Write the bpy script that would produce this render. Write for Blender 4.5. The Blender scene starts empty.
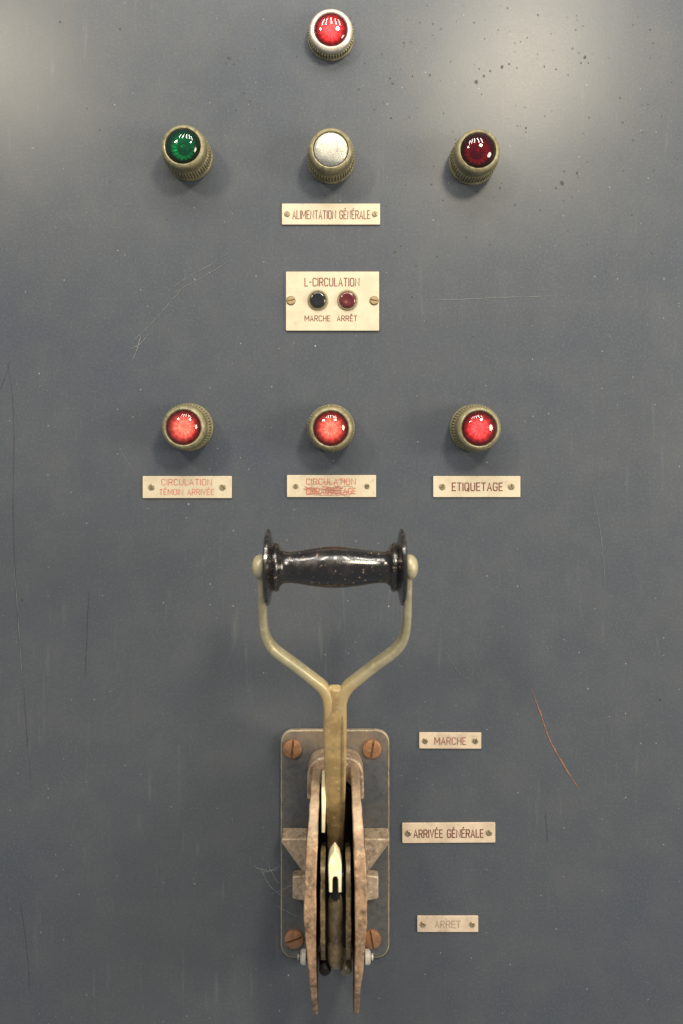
import bpy, math, random
from mathutils import Vector, noise as mnoise
random.seed(7)
D=0.8; PPX=335.0; PPY=420.0
XC=(PPX-341.5)/1000; ZC=(512-PPY)/1000
sc=bpy.context.scene
def W(px,py,h=0.0):
    k=(D-h)/D
    return Vector((XC+(px-PPX)/1000*k,-h,ZC+(PPY-py)/1000*k))
# ---------------------------------------------------------------- materials
def newmat(name):
    m=bpy.data.materials.new(name); m.use_nodes=True
    nt=m.node_tree; nt.nodes.clear()
    out=nt.nodes.new('ShaderNodeOutputMaterial')
    return m,nt,out
def N(nt,t,**kw):
    n=nt.nodes.new(t)
    for k,v in kw.items(): setattr(n,k,v)
    return n
def mix(nt,fac,a,b,mode='MIX'):
    n=nt.nodes.new('ShaderNodeMix'); n.data_type='RGBA'; n.blend_type=mode
    for s,v in ((0,fac),(6,a),(7,b)):
        if hasattr(v,'is_linked') or hasattr(v,'links'): nt.links.new(v,n.inputs[s])
        elif s==0: n.inputs[0].default_value=v
        else: n.inputs[s].default_value=(*v[:3],1)
    return n.outputs[2]
def ramp(nt,src,a,b,va=0.0,vb=1.0):
    n=nt.nodes.new('ShaderNodeMapRange'); n.inputs[1].default_value=a; n.inputs[2].default_value=b
    n.inputs[3].default_value=va; n.inputs[4].default_value=vb
    nt.links.new(src,n.inputs[0]); return n.outputs[0]
def noise(nt,vec,scale,detail=4,rough=0.55):
    n=nt.nodes.new('ShaderNodeTexNoise'); n.inputs['Scale'].default_value=scale
    n.inputs['Detail'].default_value=detail; n.inputs['Roughness'].default_value=rough
    nt.links.new(vec,n.inputs['Vector']); return n.outputs[0]
def math_(nt,op,a,b=None):
    n=nt.nodes.new('ShaderNodeMath'); n.operation=op
    for i,v in enumerate((a,b)):
        if v is None: continue
        if hasattr(v,'links'): nt.links.new(v,n.inputs[i])
        else: n.inputs[i].default_value=v
    return n.outputs[0]
def pos(nt):
    return nt.nodes.new('ShaderNodeNewGeometry').outputs['Position']
def worn(name,c1,c2,c3,scale=60,metal=0.0,rough=0.45,t=(0.45,0.6),t2=(0.6,0.68),bump=0.15,edge=None,coat=0.0,zg=None,fs=3.3):
    m,nt,out=newmat(name); P=pos(nt)
    b=N(nt,'ShaderNodeBsdfPrincipled')
    n1=noise(nt,P,scale,6,0.6); n2=noise(nt,P,scale*fs,5,0.65)
    col=mix(nt,ramp(nt,n1,*t),c1,c2)
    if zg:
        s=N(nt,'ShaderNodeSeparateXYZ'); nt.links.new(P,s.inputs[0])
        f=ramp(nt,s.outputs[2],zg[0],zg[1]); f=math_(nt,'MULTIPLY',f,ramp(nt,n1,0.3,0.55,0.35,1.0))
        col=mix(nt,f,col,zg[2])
    f2=ramp(nt,n2,*t2)
    col=mix(nt,f2,col,c3)
    if edge:
        g=nt.nodes.new('ShaderNodeNewGeometry')
        e=math_(nt,'MULTIPLY',ramp(nt,g.outputs['Pointiness'],0.52,0.6),ramp(nt,n2,0.35,0.55))
        col=mix(nt,e,col,edge)
    nt.links.new(col,b.inputs['Base Color'])
    b.inputs['Metallic'].default_value=metal
    nt.links.new(ramp(nt,n1,0.3,0.7,rough-0.1,rough+0.12),b.inputs['Roughness'])
    b.inputs['Coat Weight'].default_value=coat
    bp=N(nt,'ShaderNodeBump'); bp.inputs['Strength'].default_value=bump; bp.inputs['Distance'].default_value=0.0008
    nt.links.new(n2,bp.inputs['Height']); nt.links.new(bp.outputs[0],b.inputs['Normal'])
    nt.links.new(b.outputs[0],out.inputs[0]); return m
def plain(name,c,rough=0.5,metal=0.0,coat=0.0):
    return worn(name,c,tuple(x*0.85 for x in c),tuple(min(1,x*1.12) for x in c),80,metal,rough,bump=0.05,coat=coat)

def panel_mat():
    m,nt,out=newmat('blue_grey_enamel'); P=pos(nt)
    b=N(nt,'ShaderNodeBsdfPrincipled')
    big=noise(nt,P,3.2,5,0.6); cloud=noise(nt,P,9,7,0.62); mid=noise(nt,P,26,6,0.62); fine=noise(nt,P,420,4,0.7)
    col=mix(nt,ramp(nt,big,0.3,0.7),(0.053,0.063,0.081),(0.064,0.071,0.082))
    col=mix(nt,ramp(nt,cloud,0.44,0.70,0,0.28),col,(0.084,0.089,0.096))
    col=mix(nt,ramp(nt,mid,0.45,0.75,0,0.26),col,(0.095,0.098,0.101))
    col=mix(nt,ramp(nt,fine,0.5,0.78,0,0.45),col,(0.13,0.131,0.131))
    mp=N(nt,'ShaderNodeMapping'); nt.links.new(P,mp.inputs[0]); mp.inputs['Scale'].default_value=(1,1,0.12)
    st=noise(nt,mp.outputs[0],45,4,0.7)
    col=mix(nt,ramp(nt,st,0.55,0.78,0,0.14),col,(0.036,0.041,0.050))
    mp2=N(nt,'ShaderNodeMapping'); nt.links.new(P,mp2.inputs[0]); mp2.inputs['Rotation'].default_value=(0,0.7,0); mp2.inputs['Scale'].default_value=(1,1,0.08)
    st2=noise(nt,mp2.outputs[0],120,3,0.7)
    col=mix(nt,math_(nt,'MULTIPLY',ramp(nt,st2,0.60,0.74,0,0.35),ramp(nt,big,0.45,0.6)),col,(0.15,0.155,0.16))
    def specks(scale,rmin,rmax,prob):
        v=N(nt,'ShaderNodeTexVoronoi'); v.inputs['Scale'].default_value=scale
        nz=nt.nodes.new('ShaderNodeTexNoise'); nz.inputs['Scale'].default_value=scale*5; nt.links.new(P,nz.inputs['Vector'])
        va=N(nt,'ShaderNodeVectorMath'); va.operation='MULTIPLY_ADD'
        nt.links.new(nz.outputs['Color'],va.inputs[0]); va.inputs[1].default_value=(0.12/scale,)*3; nt.links.new(P,va.inputs[2])
        nt.links.new(va.outputs[0],v.inputs['Vector'])
        sep=N(nt,'ShaderNodeSeparateColor'); nt.links.new(v.outputs['Color'],sep.inputs[0])
        rad=ramp(nt,sep.outputs[0],1-prob,1,rmin,rmax)
        on=math_(nt,'GREATER_THAN',sep.outputs[0],1-prob)
        lt=math_(nt,'LESS_THAN',v.outputs['Distance'],rad)
        return math_(nt,'MULTIPLY',lt,on)
    s1=specks(75,0.03,0.07,0.22)
    sepz=N(nt,'ShaderNodeSeparateXYZ'); nt.links.new(P,sepz.inputs[0])
    s1=math_(nt,'MULTIPLY',s1,math_(nt,'MULTIPLY',ramp(nt,sepz.outputs[2],-0.1,0.45,0.12,0.9),ramp(nt,mid,0.4,0.55,0.2,1)))
    col=mix(nt,s1,col,(0.03,0.03,0.03))
    s2=specks(130,0.04,0.10,0.22)
    col=mix(nt,math_(nt,'MULTIPLY',s2,0.55),col,(0.28,0.28,0.27))
    s3=specks(40,0.018,0.035,0.2)
    col=mix(nt,math_(nt,'MULTIPLY',s3,0.7),col,(0.4,0.38,0.33))
    nt.links.new(col,b.inputs['Base Color'])
    r=ramp(nt,cloud,0.3,0.7,0.305,0.33)
    r=math_(nt,'ADD',r,ramp(nt,fine,0.3,0.7,-0.02,0.03))
    nt.links.new(r,b.inputs['Roughness'])
    b.inputs['Specular IOR Level'].default_value=0.24
    bp=N(nt,'ShaderNodeBump'); bp.inputs['Strength'].default_value=0.14; bp.inputs['Distance'].default_value=0.0004
    nt.links.new(fine,bp.inputs['Height']); nt.links.new(bp.outputs[0],b.inputs['Normal'])
    nt.links.new(b.outputs[0],out.inputs[0]); return m
def glass_mat(name,c,rim,frost=0.12,rmax=0.0165):
    m,nt,out=newmat(name)
    tc=N(nt,'ShaderNodeTexCoord'); sp=N(nt,'ShaderNodeSeparateXYZ'); nt.links.new(tc.outputs['Object'],sp.inputs[0])
    cx=N(nt,'ShaderNodeCombineXYZ'); nt.links.new(sp.outputs[0],cx.inputs[0]); nt.links.new(sp.outputs[2],cx.inputs[2])
    ln=N(nt,'ShaderNodeVectorMath'); ln.operation='LENGTH'; nt.links.new(cx.outputs[0],ln.inputs[0])
    f=ramp(nt,ln.outputs['Value'],0.0070,rmax*0.93)
    col=mix(nt,f,c,rim)
    tr=N(nt,'ShaderNodeBsdfTransparent'); nt.links.new(col,tr.inputs[0])
    gl=N(nt,'ShaderNodeBsdfGlossy'); gl.inputs['Roughness'].default_value=0.04; gl.inputs[0].default_value=(1,1,1,1)
    fr=N(nt,'ShaderNodeFresnel'); fr.inputs[0].default_value=1.52
    nz=noise(nt,pos(nt),90,2); bp=N(nt,'ShaderNodeBump'); bp.inputs['Strength'].default_value=0.10; bp.inputs['Distance'].default_value=0.002
    nt.links.new(nz,bp.inputs['Height']); nt.links.new(bp.outputs[0],gl.inputs['Normal'])
    df=N(nt,'ShaderNodeBsdfDiffuse'); nt.links.new(col,df.inputs[0])
    m2=N(nt,'ShaderNodeMixShader'); m2.inputs[0].default_value=frost
    nt.links.new(tr.outputs[0],m2.inputs[1]); nt.links.new(df.outputs[0],m2.inputs[2])
    mx=N(nt,'ShaderNodeMixShader'); nt.links.new(fr.outputs[0],mx.inputs[0]); nt.links.new(m2.outputs[0],mx.inputs[1]); nt.links.new(gl.outputs[0],mx.inputs[2])
    nt.links.new(mx.outputs[0],out.inputs[0]); return m
def diffuser_mat(name,base,em,strength,rmax=0.0145,grain=False):
    m,nt,out=newmat(name)
    b=N(nt,'ShaderNodeBsdfPrincipled'); b.inputs['Roughness'].default_value=0.25
    tc=N(nt,'ShaderNodeTexCoord'); ln=N(nt,'ShaderNodeVectorMath'); ln.operation='LENGTH'
    nt.links.new(tc.outputs['Object'],ln.inputs[0])
    g=noise(nt,pos(nt),750 if grain else 260,4,0.7)
    col=mix(nt,ramp(nt,g,0.38,0.62),tuple(x*0.6 for x in base),base)
    if strength==0 and not grain:
        col=mix(nt,ramp(nt,ln.outputs['Value'],0.0045,0.0085,0.95,0.0),col,(0.02,0.02,0.02))
    nt.links.new(col,b.inputs['Base Color'])
    f=ramp(nt,ln.outputs['Value'],0.003,rmax,1.0,0.06)
    sp=N(nt,'ShaderNodeSeparateXYZ'); nt.links.new(tc.outputs['Object'],sp.inputs[0])
    an=math_(nt,'ARCTAN2',sp.outputs[2],sp.outputs[0]); fac=math_(nt,'SINE',math_(nt,'MULTIPLY',an,12.0))
    f=math_(nt,'MULTIPLY',f,ramp(nt,fac,-0.5,0.7,0.66,1.28))
    ring=math_(nt,'SINE',math_(nt,'MULTIPLY',ln.outputs['Value'],1500.0)); f=math_(nt,'MULTIPLY',f,ramp(nt,ring,-0.6,0.7,0.8,1.15))
    nz=noise(nt,pos(nt),170,3,0.6); f=math_(nt,'MULTIPLY',f,ramp(nt,nz,0.38,0.64,0.75,1.3))
    b.inputs['Emission Color'].default_value=(*em,1)
    nt.links.new(math_(nt,'MULTIPLY',f,strength),b.inputs['Emission Strength'])
    if grain:
        bp=N(nt,'ShaderNodeBump'); bp.inputs['Strength'].default_value=0.7; bp.inputs['Distance'].default_value=0.0012
        nt.links.new(g,bp.inputs['Height']); nt.links.new(bp.outputs[0],b.inputs['Normal'])
    nt.links.new(b.outputs[0],out.inputs[0]); return m

M={}
STEM=(0.48,0.335,0.145)
M['panel']=panel_mat()
M['bronze']=worn('matte_olive_bronze',(0.150,0.132,0.062),(0.100,0.088,0.044),(0.24,0.215,0.12),90,0.15,0.43,edge=(0.42,0.38,0.25),bump=0.25)
M['alu']=worn('pale_metal_ring',(0.55,0.50,0.42),(0.42,0.38,0.32),(0.65,0.6,0.52),90,0.4,0.33)
M['dark']=plain('dark_recess_and_parts',(0.012,0.011,0.010),0.6)  # near black for small parts, also stands in for shade in recesses
M['plate']=worn('cream_engraving_laminate',(0.50,0.435,0.325),(0.45,0.385,0.28),(0.34,0.28,0.20),55,0,0.42,t2=(0.60,0.76),bump=0.04)
M['plate_dirty']=worn('dirty_cream_laminate',(0.54,0.44,0.33),(0.45,0.36,0.27),(0.30,0.23,0.17),60,0,0.42,t2=(0.6,0.72),bump=0.04)
M['ink']=worn('brown_red_engraving',(0.12,0.033,0.023),(0.16,0.05,0.036),(0.22,0.09,0.065),160,0,0.6,t2=(0.66,0.76))
M['ink_red']=worn('faded_red_engraving',(0.46,0.09,0.06),(0.48,0.14,0.10),(0.5,0.24,0.18),160,0,0.6,t2=(0.66,0.76))
M['smear']=plain('smeared_red_ink',(0.42,0.165,0.12),0.6)
M['ink_pale']=worn('faded_brown_engraving',(0.22,0.085,0.058),(0.27,0.13,0.095),(0.36,0.24,0.17),160,0,0.6)
M['ink_ghost']=plain('nearly_erased_ink',(0.36,0.26,0.195),0.6)
M['screw']=worn('tarnished_screw_metal',(0.33,0.27,0.16),(0.22,0.18,0.11),(0.42,0.36,0.24),200,0.55,0.4)
M['bscrew']=worn('dull_brass_screw',(0.34,0.25,0.12),(0.25,0.18,0.085),(0.46,0.36,0.2),200,0.3,0.4)
M['copper']=worn('rusty_copper_screw',(0.30,0.145,0.07),(0.19,0.10,0.05),(0.42,0.25,0.14),140,0.3,0.5)
M['lever']=worn('worn_olive_lever_paint',(0.33,0.30,0.19),(0.25,0.225,0.14),(0.45,0.38,0.24),50,0.2,0.42,edge=(0.55,0.48,0.33),bump=0.2,zg=(-0.118,-0.150,STEM))
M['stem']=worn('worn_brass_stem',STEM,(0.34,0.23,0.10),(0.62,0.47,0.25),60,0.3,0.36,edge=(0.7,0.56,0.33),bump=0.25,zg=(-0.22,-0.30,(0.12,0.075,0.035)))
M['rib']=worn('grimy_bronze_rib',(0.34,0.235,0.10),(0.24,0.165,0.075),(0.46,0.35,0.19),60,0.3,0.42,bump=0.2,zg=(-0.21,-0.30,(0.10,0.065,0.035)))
M['cast']=worn('worn_tan_casting',(0.30,0.215,0.145),(0.165,0.11,0.072),(0.48,0.39,0.29),75,0.15,0.5,edge=(0.6,0.5,0.38),bump=0.4,t=(0.42,0.58),t2=(0.60,0.67))
M['cheek']=worn('rusty_brown_cheek',(0.20,0.112,0.062),(0.075,0.042,0.024),(0.40,0.255,0.155),85,0.2,0.44,edge=(0.55,0.38,0.24),bump=0.35,t=(0.43,0.56),t2=(0.59,0.65),zg=(-0.285,-0.245,(0.29,0.215,0.145)),fs=2.4)
M['base']=worn('grimy_base_paint',(0.048,0.055,0.066),(0.060,0.061,0.064),(0.12,0.105,0.09),50,0.05,0.46,edge=(0.5,0.44,0.34),bump=0.3,zg=(-0.250,-0.222,(0.17,0.125,0.085)),t2=(0.63,0.72))
M['grip']=worn('black_bakelite',(0.006,0.005,0.005),(0.016,0.011,0.008),(0.36,0.26,0.17),110,0,0.22,t=(0.5,0.65),t2=(0.645,0.67),bump=0.12,coat=0.5)
M['brass']=worn('bright_brass',(0.55,0.42,0.22),(0.35,0.26,0.13),(0.7,0.58,0.36),120,0.6,0.32)
M['white']=worn('off_white_nut',(0.50,0.48,0.44),(0.38,0.35,0.31),(0.62,0.6,0.56),90,0.1,0.45)
M['steel']=worn('greasy_steel',(0.10,0.09,0.08),(0.05,0.045,0.04),(0.2,0.18,0.16),90,0.6,0.4)
M['cream']=worn('cream_contact_and_highlight',(0.88,0.83,0.60),(0.80,0.70,0.42),(0.9,0.88,0.75),120,0.0,0.3,bump=0.1)
M['oldbrass']=worn('greasy_stained_brass',(0.27,0.185,0.08),(0.10,0.07,0.035),(0.46,0.35,0.17),90,0.2,0.42,edge=(0.55,0.42,0.22),t=(0.43,0.57))
M['greybrass']=worn('greyed_worn_brass',(0.27,0.215,0.125),(0.15,0.115,0.07),(0.45,0.37,0.23),80,0.2,0.42,edge=(0.5,0.42,0.26),t=(0.45,0.60))
M['rust']=plain('rust_scratch',(0.24,0.105,0.06),0.7)
M['pale']=plain('pale_scratch',(0.14,0.147,0.155),0.6)
M['darkscr']=plain('dark_scratch',(0.036,0.039,0.045),0.6)
M['spot']=plain('dark_grime_spot',(0.022,0.022,0.022),0.6)
M['web']=plain('cobweb',(0.3,0.3,0.3),0.8)
M['btn_black']=plain('black_button',(0.010,0.010,0.012),0.18,0,0.6)
M['btn_red']=plain('dark_red_button',(0.09,0.008,0.01),0.2,0,0.6)

# ---------------------------------------------------------------- object helpers
WP={}
def empty(name,loc,label=None,cat=None,group=None,parent=None):
    o=bpy.data.objects.new(name,None); sc.collection.objects.link(o); o.empty_display_size=0.02
    WP[o.name]=Vector(loc)
    if parent: o.parent=parent; o.location=WP[o.name]-WP[parent.name]
    else: o.location=loc
    if label: o['label']=label
    if cat: o['category']=cat
    if group: o['group']=group
    return o
def mk(name,verts,faces,mat,parent=None,smooth=35,bevel=0,seg=2,center=None):
    verts=[Vector(v) for v in verts]
    lo=Vector([min(v[i] for v in verts) for i in range(3)]); hi=Vector([max(v[i] for v in verts) for i in range(3)])
    c=center if center is not None else (lo+hi)/2
    me=bpy.data.meshes.new(name); me.from_pydata([v-c for v in verts],[],faces); me.update()
    import bmesh
    bm=bmesh.new(); bm.from_mesh(me); bmesh.ops.recalc_face_normals(bm,faces=bm.faces)
    bm.to_mesh(me); bm.free()
    if smooth:
        for p in me.polygons: p.use_smooth=True
        me.set_sharp_from_angle(angle=math.radians(smooth))
    me.materials.append(mat)
    o=bpy.data.objects.new(name,me); sc.collection.objects.link(o); WP[o.name]=c
    if parent: o.parent=parent; o.location=c-WP[parent.name]
    else: o.location=c
    if bevel:
        md=o.modifiers.new('bevel','BEVEL'); md.width=bevel; md.segments=seg; md.limit_method='ANGLE'; md.angle_limit=math.radians(40)
        md.harden_normals=False
    return o
def lathe(profile,origin,axis,seg=48,rfun=None):
    axis=Vector(axis).normalized()
    a=axis.orthogonal().normalized(); b=axis.cross(a)
    vs=[];fs=[]
    for j,(r,t) in enumerate(profile):
        for i in range(seg):
            th=2*math.pi*i/seg; rr=r; tt=t
            if rfun: rr,tt=rfun(j,i,th,r,t)
            vs.append(origin+axis*tt+(a*math.cos(th)+b*math.sin(th))*rr)
    n=len(profile)
    for j in range(n-1):
        for i in range(seg):
            k=(i+1)%seg
            fs.append((j*seg+i,j*seg+k,(j+1)*seg+k,(j+1)*seg+i))
    fs.append(tuple(range(seg))); fs.append(tuple((n-1)*seg+i for i in range(seg)))
    return vs,fs
def join(*parts):
    V=[];F=[]
    for v,f in parts:
        o=len(V); V+=list(v); F+=[tuple(i+o for i in t) for t in f]
    return V,F
def extr(poly,depthvec):
    n=len(poly); d=Vector(depthvec)
    V=[Vector(p) for p in poly]+[Vector(p)+d for p in poly]
    F=[tuple(range(n)),tuple(range(2*n-1,n-1,-1))]+[(i,(i+1)%n,n+(i+1)%n,n+i) for i in range(n)]
    return V,F
def rrect(cx,cz,w,h,r,n=6):
    out=[]
    for sx,sz,a0 in ((1,1,0),(-1,1,90),(-1,-1,180),(1,-1,270)):
        for i in range(n+1):
            a=math.radians(a0+90*i/n); out.append((cx+sx*(w/2-r)+r*math.cos(a),cz+sz*(h/2-r)+r*math.sin(a)))
    return out
def slab(cx,cz,w,h,r,h0,h1):
    p=rrect(cx,cz,w,h,r); return extr([(x,-h0,z) for x,z in p],(0,-(h1-h0),0))
def catmull(pts,sub=6):
    out=[];n=len(pts)
    for i in range(n-1):
        p0=pts[max(i-1,0)];p1=pts[i];p2=pts[i+1];p3=pts[min(i+2,n-1)]
        for s in range(sub):
            t=s/sub
            out.append(tuple(0.5*((2*b)+(-a+c)*t+(2*a-5*b+4*c-d)*t*t+(-a+3*b-3*c+d)*t**3) for a,b,c,d in zip(p0,p1,p2,p3)))
    out.append(tuple(pts[-1])); return out
def screw_geo(c,r,hh,ang,slot=0.18,n=14):
    parts=[]
    low=lathe([(r*1.02,0),(r*1.02,hh*0.3)],c,(0,-1,0),28); parts.append(low)
    for s in (0,180):
        a0=math.asin(slot)
        pl=[]
        for i in range(n+1):
            a=a0+(math.pi-2*a0)*i/n
            pl.append((math.cos(a)*r,math.sin(a)*r))
        rot=math.radians(ang+s)
        def tr(x,z,d): return Vector((c.x+x*math.cos(rot)-z*math.sin(rot),c.y-d,c.z+x*math.sin(rot)+z*math.cos(rot)))
        m=len(pl); ins=[(x*0.8,(z-slot*r)*0.8+slot*r) for x,z in pl]
        v=[tr(x,z,hh*0.2) for x,z in pl]+[tr(x,z,hh*0.75) for x,z in pl]+[tr(x,z,hh) for x,z in ins]
        f=[tuple(range(m)),tuple(range(2*m,3*m))]
        for i in range(m):
            k=(i+1)%m; f.append((i,k,m+k,m+i)); f.append((m+i,m+k,2*m+k,2*m+i))
        parts.append((v,f))
    return join(*parts)
def screw(c,r,hh,ang,mat,parent,name='screw',slot=0.18):
    v,f=screw_geo(c,r,hh,ang,slot); return mk(name,v,f,mat,parent,smooth=30)
# single-stroke engraver's alphabet
RO=[(0,.9),(0,5.1),(.9,6),(3.1,6),(4,5.1),(4,.9),(3.1,0),(.9,0),(0,.9)]
GLY={'A':(4.2,[[(0,0),(2.1,6),(4.2,0)],[(.75,1.9),(3.45,1.9)]]),
'C':(4,[[(4,4.9),(3.1,6),(.9,6),(0,5.1),(0,.9),(.9,0),(3.1,0),(4,1.1)]]),
'E':(3.4,[[(3.4,6),(0,6),(0,0),(3.4,0)],[(0.2,3.05),(2.8,3.05)]]),
'G':(4,[[(4,4.9),(3.1,6),(.9,6),(0,5.1),(0,.9),(.9,0),(3.1,0),(4,.9),(4,2.8),(2.3,2.8)]]),
'H':(4,[[(0,0),(0,6)],[(4,0),(4,6)],[(.2,3),(3.8,3)]]),
'I':(0,[[(0,0),(0,6)]]),'L':(3.2,[[(0,6),(0,0),(3.2,0)]]),
'M':(5.6,[[(0,0),(0,6)],[(5.6,0),(5.6,6)],[(0.2,5.9),(2.8,1.6),(5.4,5.9)]]),
'N':(4.4,[[(0,0),(0,6),(4.4,0),(4.4,6)]]),
'O':(4,[RO]),'Q':(4.2,[RO,[(2.5,1.6),(4.3,-.5)]]),
'P':(4,[[(0,0),(0,6),(3.1,6),(4,5.1),(4,3.8),(3.1,2.9),(.2,2.9)]]),
'R':(4,[[(0,0),(0,6),(3.1,6),(4,5.1),(4,3.8),(3.1,2.9),(.2,2.9)],[(2.2,2.8),(4,0)]]),
'T':(3.8,[[(0,6),(3.8,6)],[(1.9,5.8),(1.9,0)]]),'U':(4,[[(0,6),(0,.9),(.9,0),(3.1,0),(4,.9),(4,6)]]),
'V':(4,[[(0,6),(2,0),(4,6)]]),'-':(2.6,[[(.2,3),(2.4,3)]]),' ':(2.2,[])}
GLY['É']=(3.4,GLY['E'][1]+[[(1.3,7.1),(2.3,7.9)]])
GLY['Ê']=(3.4,GLY['E'][1]+[[(0.9,7.1),(1.7,7.9),(2.5,7.1)]])
def strokegeo(pts,w,h):
    P=[Vector((a,b)) for a,b in pts]; n=len(P); closed=(P[0]-P[-1]).length<1e-9
    if not closed:
        P[0]=P[0]+(P[0]-P[1]).normalized()*w*0.35; P[-1]=P[-1]+(P[-1]-P[-2]).normalized()*w*0.35
    V=[]
    for i,p in enumerate(P):
        a=(P[i]-P[i-1]).normalized() if i>0 else ((P[0]-P[-2]).normalized() if closed else (P[1]-P[0]).normalized())
        b=(P[i+1]-P[i]).normalized() if i<n-1 else ((P[1]-P[0]).normalized() if closed else a)
        na=Vector((-a.y,a.x)); nb=Vector((-b.y,b.x)); m=(na+nb)
        m=m.normalized() if m.length>1e-6 else na
        k=min(1.5,1/max(0.35,m.dot(na)))
        for s in (1,-1):
            q=p+m*(s*w/2*k); V.append(Vector((q.x,-h,q.y)))
    F=[(2*i,2*i+1,2*i+3,2*i+2) for i in range(n-1)]
    return V,F
def text_geo(body,cx,cz,width,height,h,sw_=0.0009):
    GAP=1.95
    adv=0; items=[]
    for ch in body:
        w,st=GLY[ch]; items.append((adv,st)); adv+=w+GAP
    adv-=GAP; sx=width/adv; sz=height/6
    parts=[];k=0
    for x0,st in items:
        jz=random.uniform(-0.04,0.04)
        for s in st:
            pts=[(cx-width/2+(x0+x)*sx,cz-height/2+(z+jz)*sz) for x,z in s]
            parts.append(strokegeo(pts,sw_,h+(k%5)*0.000015)); k+=1
    return join(*parts)
# ---------------------------------------------------------------- panel
v,f=slab(0,0,1.5,1.7,0.01,-0.004,0.0)
panel=mk('control_panel',v,f,M['panel'],smooth=30,center=Vector((0,0,0)))
panel['label']='scuffed blue-grey enamelled steel switchboard panel'; panel['category']='control panel'
def ribbon(pts,w,h=0.0004,jit=0.0006):
    P=[W(x,y,0) for x,y in pts]; Q=catmull([tuple(p) for p in P],10)
    V=[];F=[]
    n=len(Q)
    for i,q in enumerate(Q):
        q=Vector(q); a=Vector(Q[max(i-1,0)]); b=Vector(Q[min(i+1,n-1)]); t=(b-a).normalized(); s=Vector((t.z,0,-t.x))
        e=min(i,n-1-i)/(n/2); ww=w*(0.15+0.85*min(1,e*3))*random.uniform(0.25,1.1)/2
        q=q+s*random.uniform(-jit,jit)*0.5
        V+= [Vector((q.x,-h,q.z))+s*ww, Vector((q.x,-h,q.z))-s*ww]
    for i in range(n-1): F.append((2*i,2*i+1,2*i+3,2*i+2))
    return V,F
def scratch(pts,w,mat,label=None,hh=0.0004):
    v,f=ribbon(pts,w,hh); o=mk('scratch',v,f,mat,panel,smooth=0)
    if label:o['label']=label
scratch([(531,688),(540,712),(549,738),(562,762),(580,791)],0.0015,M['rust'],'long rusty scratch in the paint')
scratch([(166,291),(190,276),(215,262),(252,238)],0.0005,M['pale'])
scratch([(168,296),(205,276),(232,259)],0.0004,M['pale'],hh=0.0006)
scratch([(128,345),(150,325),(172,300),(187,283)],0.0006,M['pale'])
scratch([(131,362),(136,352),(141,335)],0.0011,M['pale'])
scratch([(128,350),(140,344),(150,333)],0.0009,M['pale'],hh=0.0006)
scratch([(8,362),(14,420),(13,520),(18,620),(26,720),(32,800)],0.0006,M['darkscr'])
scratch([(14,560),(20,640),(24,700)],0.0006,M['pale'],hh=0.0006)
scratch([(89,590),(87,630),(85,680)],0.0006,M['darkscr'])
scratch([(0,390),(5,378),(10,360)],0.0006,M['darkscr'])
scratch([(420,300),(470,299),(520,297),(565,296)],0.0005,M['pale'])
scratch([(545,810),(548,845)],0.0005,M['darkscr'])
scratch([(118,445),(128,462),(138,476)],0.0005,M['pale'])
scratch([(590,480),(600,530),(606,590)],0.0004,M['pale'])
scratch([(60,770),(85,815)],0.0004,M['pale'])
scratch([(440,640),(455,668),(470,680)],0.0004,M['pale'])
scratch([(20,900),(27,950),(30,990)],0.0005,M['darkscr'])
V=[];F=[]
def blob(px,py,r,hh=0.0003):
    c=W(px,py,0); n=9; o=len(V)
    for i in range(n):
        a=2*math.pi*i/n; q=r*random.uniform(0.65,1.2); V.append(Vector((c.x+q*math.cos(a),-hh,c.z+q*math.sin(a))))
    F.append(tuple(range(o,o+n)))
for x,y,r in ((476,82,2.2),(484,76,1.3),(490,71,1.2),(502,67,1.6),(509,64,1.1),(562,183,2.6),(556,188,1.2),(577,173,1.5),(585,57,1.8),(581,63,1),(568,75,.8),(229,58,1.8),(234,64,1.1),(226,63,.8),(430,75,1.3),(433,24,1),(441,29,.8),(526,128,1.2),(538,15,1),(244,93,1),(250,101,1),(236,110,.9),(391,118,1),(120,29,1),(60,22,1),(650,30,1),(620,98,1.2),(633,140,.9),(392,83,.9),(500,188,1.2),(490,245,.9),(540,210,.8),(100,130,.8),(110,182,.7),(395,252,.9),(416,266,.8),(515,205,.9),(660,700,.9),(22,600,1.0)):
    blob(x,y,r/1000*0.95)
for i in range(170):
    x=random.gauss(490,130); y=abs(random.gauss(0,140))+5
    if 0<x<683: blob(x,y,random.uniform(0.35,0.9)/1000)
g=mk('grime_specks',V,F,M['spot'],panel,smooth=0); g['kind']='stuff'
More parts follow.
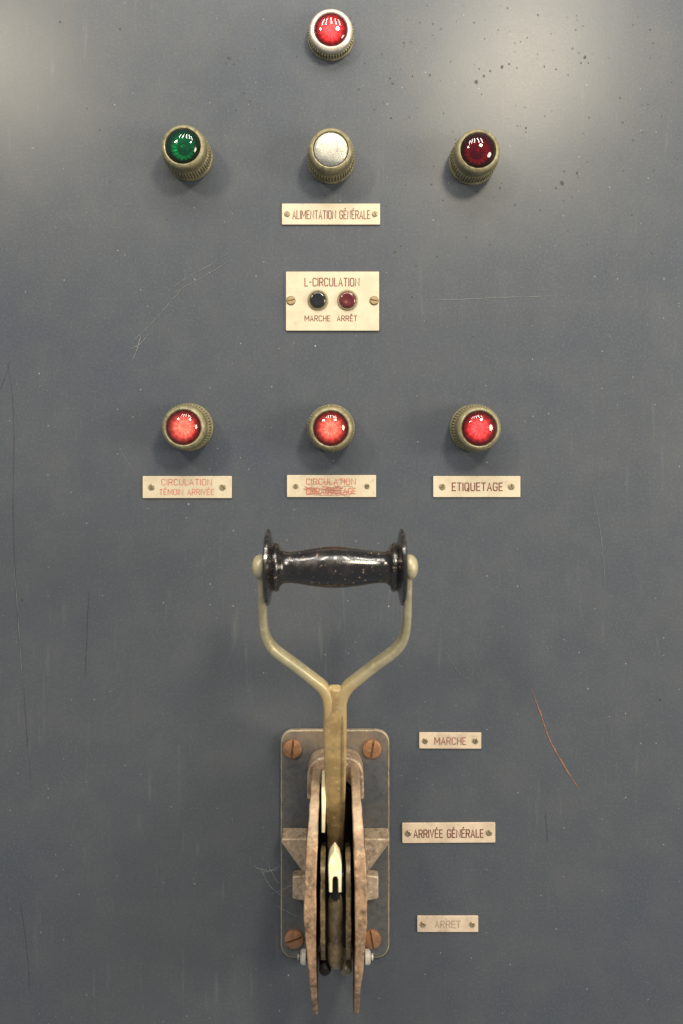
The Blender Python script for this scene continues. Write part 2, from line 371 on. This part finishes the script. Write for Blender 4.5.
# ---------------------------------------------------------------- indicator lamps
GL={}
def lamp(bx,by,label,gk,gc,rim,dbase,em,es,ring='bronze',hs=1.0,rs=1.0,frost=0.08):
    c=W(bx,by,0)
    e=empty('indicator_lamp',c,label,'indicator lamp','indicator lamps on the panel')
    mm=0.001
    if gk not in GL: GL[gk]=(glass_mat('lens_glass_'+gk,gc,rim,frost),diffuser_mat('diffuser_'+gk,dbase,em,es,grain=(gk=='clear')))
    pr=[(r*rs*mm,h*hs*mm) for r,h in [(23.2,0),(23.6,0.8),(23.6,4),(22.9,5),(22.4,5.2),(22.4,6.5)]]
    mk('mounting_flange',*lathe(pr,c,(0,-1,0),72),M['bronze'],e,smooth=40)
    pr=[(r*rs*mm,h*hs*mm) for r,h in [(22.3,6.4),(23.0,7.5),(22.9,20),(22.0,21.5),(21.4,22),(21.4,23)]]
    def kn(j,i,th,r,t):
        if j in(1,2): return r+(0.0003 if i%4<2 else -0.00055),t
        return r,t
    mk('knurled_collar',*lathe(pr,c,(0,-1,0),200,kn),M['bronze'],e,smooth=30)
    pr=[(r*rs*mm,h*hs*mm) for r,h in [(21.2,22.4),(21.8,23.2),(21.7,28),(21.5,31),(20.8,33.4),(19.4,34.9),(18.0,35.6),(17.2,35.3),(16.7,34.2),(16.5,32),(16.5,25),(2,24.8)]]
    mk('bezel',*lathe(pr,c,(0,-1,0),72),M[ring],e,smooth=40)
    flat=gk=='clear'
    def fc(j,i,th,r,t):
        if flat: return r,t
        return r,t+(0.0018 if i%3==0 else 0)*(1 if 0<j<4 else 0)
    if flat: pr=[(16.2*mm*rs,27*mm),(16.0*mm*rs,34.2*mm),(8*mm,35.2*mm),(0.5*mm,35.6*mm)]
    else: pr=[(16.3*mm*rs,25.5*mm*hs),(15.7*mm*rs,32.0*mm*hs),(11*mm*rs,29.0*mm*hs),(6*mm*rs,27.5*mm*hs),(5.5*mm*rs,30*mm*hs),(3*mm*rs,32.0*mm*hs),(0.5*mm*rs,32.6*mm*hs)]
    cen=c+Vector((0,-0.029*hs,0))
    mk('reflector',*lathe(pr,c,(0,-1,0),48,fc),GL[gk][1],e,smooth=20,center=cen)
    pr=[]; hd=4.0 if flat else 8.5
    for i in range(13):
        a=math.radians(90*i/12); pr.append((max(16.45*math.cos(a),0.15)*mm*rs,(34.3*hs+hd*hs**0.5*math.sin(a))*mm))
    v,f=lathe(pr,c,(0,-1,0),64); f=f[:-2]+[f[-1]]
    mk('lens',v,f,GL[gk][0],e,smooth=80)
lamp(331,38,'lit red indicator lamp in a pale metal ring','bright_red',(0.96,0.085,0.085),(0.26,0.0,0.003),(0.5,0.4,0.38),(1,0.75,0.72),2.8,'alu',0.5,0.98,frost=0.04)
lamp(189.5,158,'unlit dark green indicator lamp with bronze bezel','green',(0.01,0.66,0.32),(0,0.12,0.045),(0.6,0.65,0.6),(0.1,1,0.4),0.0,frost=0.03)
lamp(331,161,'unlit white frosted indicator lamp with bronze bezel','clear',(0.98,0.98,0.95),(0.92,0.92,0.88),(0.95,0.94,0.90),(1,1,1),0.0,frost=0.04)
lamp(472,162,'unlit dark red indicator lamp with bronze bezel','dark_red',(0.68,0.01,0.08),(0.16,0,0.02),(0.6,0.52,0.52),(1,0,0),0.0,frost=0.03)
lamp(190,427,'lit orange-red indicator lamp above a red-lettered plate','orange_red',(0.97,0.17,0.12),(0.30,0.005,0.007),(0.5,0.42,0.4),(1,0.88,0.8),2.1,frost=0.04)
lamp(331,428,'lit orange-red indicator lamp above a defaced plate','orange_red',(0.97,0.17,0.12),(0.30,0.005,0.007),(0.5,0.42,0.4),(1,0.9,0.7),1.15,frost=0.04)
lamp(473,428,'lit red indicator lamp above the labelling plate','red',(0.95,0.085,0.085),(0.25,0.002,0.006),(0.5,0.42,0.4),(1,0.85,0.82),1.8,frost=0.04)
# ---------------------------------------------------------------- name plates
def nameplate(x0,y0,x1,y1,lines,label,ink='ink',mat='plate',sr=3.3,rot=0.0,inset=9,strike=False,sw_=0.00095):
    c=W((x0+x1)/2,(y0+y1)/2,0); wd=(x1-x0)/1000; ht=(y1-y0)/1000
    e=empty('name_plate',c,label,'name plate','engraved plates screwed to the panel')
    v,f=slab(c.x,c.z,wd,ht,0.0008,0.0002,0.0018)
    mk('plate',v,f,M[mat],e,smooth=30,bevel=0.0003)
    gs=[]
    for (t,px,py,tw,th) in lines:
        q=W(px,py,0); gs.append(text_geo(t,q.x,q.z,tw/1000,th/1000,0.00195,sw_))
    mk('lettering',*join(*gs),M[ink],e,smooth=0)
    for sx in (x0+inset,x1-inset):
        q=W(sx,(y0+y1)/2,0); q.y=-0.0017
        screw(q,sr/1000,0.0014,random.uniform(20,160),M['screw'],e,slot=0.22)
    if strike:
        gs=[]
        for k in range(46):
            y=random.uniform(486,495.3); xa=random.uniform(302,344); xb=xa+random.uniform(5,16); xb=min(xb,359)
            g=ribbon([(xa,y),((xa+xb)/2,y+random.uniform(-1.4,1.4)),(xb,y+random.uniform(-1,1))],random.uniform(.3,.9)/1000,0.00215+k*0.00001,0.0006); gs.append(g)
        for k in range(10):
            y=random.uniform(478.5,485); xa=random.uniform(306,344); xb=xa+random.uniform(5,12)
            gs.append(ribbon([(xa,y),((xa+xb)/2,y+random.uniform(-1.4,1.4)),(xb,y+random.uniform(-1,1))],0.00045,0.0028+k*0.00002,0.0005))
        o=mk('scribble',*join(*gs),M['smear'],e,smooth=0); o['label']='red scribbled strike-out over the second line'
    if rot: e.rotation_euler=(0,rot,0)
nameplate(282,204,380,225,[('ALIMENTATION GÉNÉRALE',331.3,215.2,77,8.0)],'cream plate engraved ALIMENTATION GÉNÉRALE under the lamps',inset=5.2,sr=2.7,sw_=0.00086)
nameplate(143,476,232,498,[('CIRCULATION',187,482,50,5.8),('TÉMOIN ARRIVÉE',187,491.8,54,5.4)],'cream plate with thin red lettering, two lines','ink_red',sr=3.0,sw_=0.00062)
nameplate(287,475,376,497,[('CIRCULATION',331,481.5,49,5.8),('EMPAQUETAGE',331,490.8,49,5.4)],'cream plate with scribbled-out red second line','ink_red',strike=True,sr=2.4,sw_=0.0007)
nameplate(433,476,520,497,[('ETIQUETAGE',477,486.6,50,7.6)],'cream plate engraved ETIQUETAGE in brown',sr=3.0,sw_=0.0011)
nameplate(419,732,481,748,[('MARCHE',450,740.2,31,6.8)],'small cream plate engraved MARCHE beside the lever','ink_pale','plate_dirty',inset=6,rot=0.004,sr=2.7)
nameplate(402,822,495,842,[('ARRIVÉE GÉNÉRALE',448.3,832.6,69,7.6)],'cream plate engraved ARRIVÉE GÉNÉRALE beside the lever','ink','plate_dirty',inset=6.2,rot=-0.006,sr=2.9,sw_=0.00105)
nameplate(417,915,478,931,[('ARRET',447.5,923.2,25,6.6)],'small faded cream plate engraved ARRET','ink_ghost','plate_dirty',inset=6,sr=2.7)
# push button station
c=W(332.5,301.5,0)
e=empty('push_button_station',c,'cream plate with black and dark red push buttons','push buttons')
v,f=slab(c.x,c.z,0.093,0.059,0.001,0.0002,0.0024); mk('plate',v,f,M['plate'],e,smooth=30,bevel=0.0004)
gs=[]
for t,px,py,tw,th,s_ in (('L-CIRCULATION',332,282.5,54,7.8,.00095),('MARCHE',317.5,318.7,25,5.2,.00075),('ARRÊT',347,318.7,19.5,5.2,.00075)):
    q=W(px,py,0); gs.append(text_geo(t,q.x,q.z,tw/1000,th/1000,0.00255,s_))
mk('lettering',*join(*gs),M['ink'],e,smooth=0)
for px,a in ((291,10),(374,170)):
    q=W(px,301,0); q.y=-0.0023
    mk('dark_recess_ring',*lathe([(0.0046,0),(0.0046,0.0003),(0.0042,0.00035),(0.0005,0.00035)],q,(0,-1,0),32),M['dark'],e)  # dark ring painted as the shaded recess round the screw
    screw(q,0.0040,0.0018,a,M['bscrew'],e,slot=0.2)
for px,mm_,lb in ((318,'btn_black','black push button'),(347.5,'btn_red','dark red push button')):
    q=W(px,300.5,0)
    b=empty('push_button',q,None,None,None,e); b['label']=lb
    mk('ferrule',*lathe([(0.0102,0.0023),(0.0102,0.0036),(0.0095,0.0045),(0.0086,0.0045),(0.0084,0.003),(0.001,0.003)],q,(0,-1,0),48),M['screw'],b)
    mk('button_cap',*lathe([(0.0080,0.003),(0.0080,0.0058),(0.0073,0.0072),(0.0055,0.0074),(0.003,0.0068),(0.0003,0.0065)],q,(0,-1,0),48),M[mm_],b,smooth=60)
# ---------------------------------------------------------------- lever switch
sw=empty('lever_switch',W(335,841,0),'heavy knife switch with black grip on forked lever','lever switch')
c=W(335,841,0)
v,f=slab(c.x,c.z,0.1085,0.227,0.013,0.0003,0.006)
bp=mk('base_plate',v,f,M['base'],sw,smooth=30,bevel=0.002,seg=3)
po=rrect(c.x,c.z,0.1062,0.2247,0.0122,8); pi=rrect(c.x,c.z,0.1050,0.2235,0.0116,8); n=len(po)
V=[Vector((x,-0.0061,z)) for x,z in po]+[Vector((x,-0.0061,z)) for x,z in pi]
V+=[Vector((x,-0.0058,z)) for x,z in rrect(c.x,c.z,0.1070,0.2255,0.0125,8)]
F=[(i,(i+1)%n,n+(i+1)%n,n+i) for i in range(n)]+[(i,(i+1)%n,2*n+(i+1)%n,2*n+i) for i in range(n)]
mk('worn_highlight_rim',V,F,M['greybrass'],bp,smooth=0)  # pale brassy line: worn plate edge plus its highlight, put into the colour
for px,py,a in ((292.5,749,85),(372,749,80),(294,939,20),(371.5,939,100)):
    q=W(px,py,0.007); q.y=-0.0058
    screw(q,0.0092,0.0035,a,M['copper'],bp,slot=0.12)
def polyp(pts,h0,h1): return extr([(W(x,y,h1).x,-h0,W(x,y,h1).z) for x,y in pts],(0,-(h1-h0),0))
arch=catmull([(307,800),(307,784),(308,771),(313,762),(322,758),(335.5,757),(349,758),(358,762),(363,771),(364,784),(364,800)],5)+catmull([(353,800),(352,789),(347,783),(335.5,781),(324,783),(319,789),(318,800)],4)
mk('housing_hood',*polyp(arch,0.006,0.030),M['cast'],sw,bevel=0.0022,seg=3)
for s in (-1,1):
    def mx(pts): return [(335.5+s*(x-335.5),y) for x,y in pts]
    w1=polyp(mx([(389.5,839),(364,839),(364,874),(370,870),(389.5,843)]),0.006,0.028)
    w2=polyp(mx([(378.5,877),(364,875),(364,902),(378.5,899)]),0.0062,0.018)
    mk('mounting_lug',*join(w1,w2),M['cast'],sw,bevel=0.0015,seg=3)
prof=[(764,.008),(767,.030),(778,.060),(800,.084),(835,.104),(880,.120),(930,.130),(972,.132),(1000,.124),(1014,.110),(1010,.092),(990,.070),(966,.045),(950,.008)]
prof=catmull(prof,7)
cx0=W(335.5,0,0).x
def plate3(name,prof,xi,xo,s,mat,cham=0.9,lip=0.003,bev=0.0012,wob=0.0):
    V=[];F=[]
    n=len(prof)
    cz=sum(W(0,y,h).z for y,h in prof)/n; ch=sum(h for y,h in prof)/n*0.6
    rings=[]
    jit=[mnoise.noise(Vector((y*0.05,h*60,s*3.1)))*wob for y,h in prof]
    for ri,(xf,shr) in enumerate(((xi,cham),(xi,1.0),(xo,1.0),(xo,cham))):
        r=[]
        for (y,h),jj in zip(prof,jit):
            p=W(335.5,y,h); zz=cz+(p.z-cz)*shr; hh=ch+(h-ch)*shr if shr<1 else h
            hh=max(hh+jj*(1 if ri==1 else 0.4),0.006)
            off=xf(y,h)+(jj*0.6 if ri>1 else -jj*0.3)
            if shr<1: off=off+ (lip*0.5 if xf is xi else -lip)
            r.append(len(V)); V.append(Vector((cx0+s*off,-hh,zz)))
        rings.append(r)
    for a,b in zip(rings,rings[1:]):
        for i in range(n):
            k=(i+1)%n; F.append((a[i],a[k],b[k],b[i]))
    F.append(tuple(rings[0])); F.append(tuple(rings[-1][::-1]))
    return mk(name,V,F,mat,sw,smooth=40,bevel=bev)
def xo(y,h):
    t=max(0,min(1,(y-770)/120)); o=0.0225+0.0042*t*t*(3-2*t)
    t=max(0,min(1,(y-925)/90)); return o-0.0068*t
def xi(y,h):
    t=max(0,min(1,(y-770)/120)); return 0.0140+0.0022*t-0.001*max(0,min(1,(y-950)/60))
for s in (-1,1): plate3('side_cheek',prof,xi,xo,s,M['cheek'],wob=0.0014)
core=polyp([(320,786),(351,786),(351,960),(320,960)],0.006,0.016)
mk('dark_slot_block',*core,M['dark'],sw,bevel=0.001)  # black block stands in for the shade deep in the slot
q=W(335.5,957,0.022)
mk('cross_bolt',*lathe([(0.004,-0.036),(0.004,0.035)],q,(1,0,0),24),M['steel'],sw)
for s in (-1,1):
    v,f=lathe([(0.0060,0.0285),(0.0068,0.0290),(0.0068,0.0325),(0.005,0.034),(0.0032,0.0342),(0.003,0.0365),(0.0005,0.037)],q,(s,0,0),24)
    mk('end_nut',v,f,M['white'],sw,smooth=40)
prof2=catmull([(842,.010),(846,.055),(860,.082),(886,.096),(920,.102),(945,.098),(958,.088),(960,.076),(956,.06),(948,.04),(942,.012)],5)
for s in (-1,1):
    plate3('arc_plate',prof2,lambda y,h:0.0090,lambda y,h:0.0136,s,M['oldbrass'],0.95,0.0006,0.0006,wob=0.0010)
    q2=W(335.5+s*10.5,966,0.07)
    mk('contact_stud',*lathe([(0.0050,-0.014),(0.0055,-0.013),(0.0055,0.004),(0.0045,0.006),(0.001,0.0065)],q2,(0,-1,-0.3),12),M['dark'] if s<0 else M['greybrass'],sw)
# rounded centre barrel below the contact tongue
a0=W(335.5,896,0.088); a1=W(335.5,966,0.078); ln_=(a1-a0).length
mk('contact_barrel',*lathe([(0.002,-0.001),(0.0052,0.0005),(0.0064,0.004),(0.0068,0.012),(0.0068,ln_*0.55),(0.0060,ln_*0.58),(0.0060,ln_*0.66),(0.0070,ln_*0.69),(0.0070,ln_*0.9),(0.0055,ln_*0.98),(0.001,ln_)],a0,(a1-a0),32),M['greybrass'],sw,smooth=40)
outer=[(329,893),(328.2,866),(330,858),(334.8,851),(339.6,858),(341.6,866),(341.8,893),(338.2,893),(338,880),(336.8,877),(333.8,877),(332.4,880),(332.4,893)]
mk('contact_tongue',*polyp(outer,0.098,0.114),M['cream'],sw,bevel=0.0009)
mk('tongue_shank',*polyp([(331,870),(340,870),(340,900),(331,900)],0.016,0.099),M['dark'],sw,bevel=0.0007)
mk('highlight_strip',*polyp([(321.5,789),(325,787),(326,800),(325,833),(321.5,833)],0.045,0.082),M['cream'],sw,bevel=0.0005)  # cream strip painted as the white highlight on the left inner cheek
# lever
hp,hg=0.045,0.150
Pp=W(335.5,878,hp); Pg=W(335,567,hg); kk=(Pg.z-Pp.z)/(hg-hp)
def L(px,py,off=0.0):
    a=(PPY-py)/1000
    h=(ZC+a-Pp.z+hp*kk)/(kk+a/D)
    return W(px,py,h)+nrm*off
dirv=(Pg-Pp).normalized(); nrm=Vector((0,-dirv.z,dirv.y)).normalized()
if nrm.y>0: nrm=-nrm
lever=empty('lever',Pp,None,None,None,sw)
def sweep(pts,wd,dp,sub=6,power=3.5,m=20):
    Q=catmull([tuple(L(x,y))+(w/1000,d/1000) for (x,y),w,d in zip(pts,wd,dp)],sub)
    V=[];F=[];n=len(Q)
    for i,q in enumerate(Q):
        p=Vector(q[:3]); a=Vector(Q[max(i-1,0)][:3]); b=Vector(Q[min(i+1,n-1)][:3]); t=(b-a).normalized(); s=t.cross(nrm).normalized()
        for j in range(m):
            th=2*math.pi*j/m; cx=math.cos(th); sx=math.sin(th)
            V.append(p+s*(math.copysign(abs(cx)**(2/power),cx)*q[3]/2)+nrm*(math.copysign(abs(sx)**(2/power),sx)*q[4]/2))
    for i in range(n-1):
        for j in range(m):
            k=(j+1)%m; F.append((i*m+j,i*m+k,(i+1)*m+k,(i+1)*m+j))
    F.append(tuple(range(m))); F.append(tuple((n-1)*m+j for j in range(m)))
    return V,F
for s in (-1,1):
    X=lambda x:335+s*x
    pts=[(X(72.5),566),(X(72.5),590),(X(72),618),(X(69),637),(X(60),650),(X(40),665),(X(22),679),(X(12),688),(X(7),699),(X(6),716),(X(5.5),740)]
    wd=[7.5,7,6.8,7.2,7.8,8,8.6,9.6,9.5,8.5,5]; dp=[13,12,12,12,12,12,12,12,12,11,8]
    mk('fork_arm',*sweep(pts,wd,dp),M['lever'],lever,smooth=50)
st=sweep([(335,688),(335,696),(335,706),(335,730),(335.3,780),(335.5,830),(335.5,862)],[10,17,20,20.5,19,16,13.5],[9,10.5,11.5,11.6,11,10,9],power=4)
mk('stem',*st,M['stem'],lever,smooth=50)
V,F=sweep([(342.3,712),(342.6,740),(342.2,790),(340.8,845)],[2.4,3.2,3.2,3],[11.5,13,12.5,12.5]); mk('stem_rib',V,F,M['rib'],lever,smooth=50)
mk('pivot_hub',*lathe([(0.011,-0.0085),(0.012,-0.0075),(0.012,0.0075),(0.011,0.0085)],Pp,(1,0,0),32),M['steel'],lever)
gs=(D-hg)/D/1000
pr=[(-71.5,5),(-71,14),(-70,28),(-69.5,35),(-67.8,38),(-65.5,37.5),(-64,33),(-63,26),(-61,23.5),(-58.5,24.5),(-56,23.5),(-54.5,19),(-51,16.0),(-44,15.6),(-36,16.6),(-24,18.6),(-10,20.2),(0,20.6)]
pr=pr+[(-x,r) for x,r in pr[::-1][1:]]
v,f=lathe([(r*gs,x*gs) for x,r in pr],Pg,(1,0,0),72)
mk('grip',v,f,M['grip'],lever,smooth=50)
for s in (-1,1):
    prn=[(4,70),(9,70.5),(11.5,71),(12.5,73),(12.5,76),(11,79),(8,81.5),(5,82.5),(0.5,83)]
    v,f=lathe([(r*gs,x*gs) for r,x in prn],Pg,(s,0,0),40)
    mk('end_cap',v,f,M['lever'],lever,smooth=60)
# cobweb
gs2=[]
for a,b in (((262,866),(283,893)),((268,858),(280,880)),((255,862),(279,866)),((270,890),(300,876)),((276,900),(298,912)),((262,868),(281,861))):
    gs2.append(ribbon([a,((a[0]+b[0])/2+random.uniform(-3,3),(a[1]+b[1])/2+2),b],0.0003,0.0065+0.0003*len(gs2),0.001))
o=mk('cobweb',*join(*gs2),M['web'],None,smooth=0); o['label']='thin cobweb threads clinging beside the switch base'; o['category']='cobweb'; o['kind']='stuff'
# ---------------------------------------------------------------- camera
cam=bpy.data.cameras.new('camera'); co=bpy.data.objects.new('camera',cam); sc.collection.objects.link(co)
co.location=(XC,-D,ZC); co.rotation_euler=(math.radians(90),0,0)
cam.sensor_fit='VERTICAL'; cam.sensor_height=36; cam.lens=36*D/1.024
cam.shift_x=(341.5-PPX)/1024; cam.shift_y=-(512-PPY)/1024
cam.clip_start=0.01; cam.clip_end=50
cam.dof.use_dof=True; cam.dof.focus_distance=D-0.02; cam.dof.aperture_fstop=4.5
sc.camera=co
# ---------------------------------------------------------------- light
w=bpy.data.worlds.new('World'); sc.world=w; w.use_nodes=True
w.node_tree.nodes['Background'].inputs[0].default_value=(0.90,0.95,1.0,1); w.node_tree.nodes['Background'].inputs[1].default_value=0.37
def area(x,y,z,size,e,col,sy=None):
    l=bpy.data.lights.new('ceiling_or_side_lamp','AREA'); l.energy=e; l.color=col; l.size=size
    if sy: l.shape='RECTANGLE'; l.size_y=sy
    else: l.shape='DISK'
    o=bpy.data.objects.new('ceiling_or_side_lamp',l); sc.collection.objects.link(o); o.location=(x,y,z)
    o.rotation_euler=(Vector((0,0,-0.05))-Vector((x,y,z))).to_track_quat('-Z','Y').to_euler()
area(0.50,-1.4,1.06,0.28,24,(1,0.88,0.66))
area(-0.98,-1.4,1.10,0.26,17,(1,0.88,0.66))
for x in (-0.5,-0.25,0.0,0.25,0.5):
    area(x,-0.9,1.35,0.07,4.2,(1,0.94,0.84),0.5)
area(1.6,-1.0,0.15,0.7,28,(1,0.89,0.72))  # unseen side light at panel height, warms and brightens the right side
sc.view_settings.view_transform='Standard'; sc.view_settings.look='None'; sc.view_settings.exposure=0
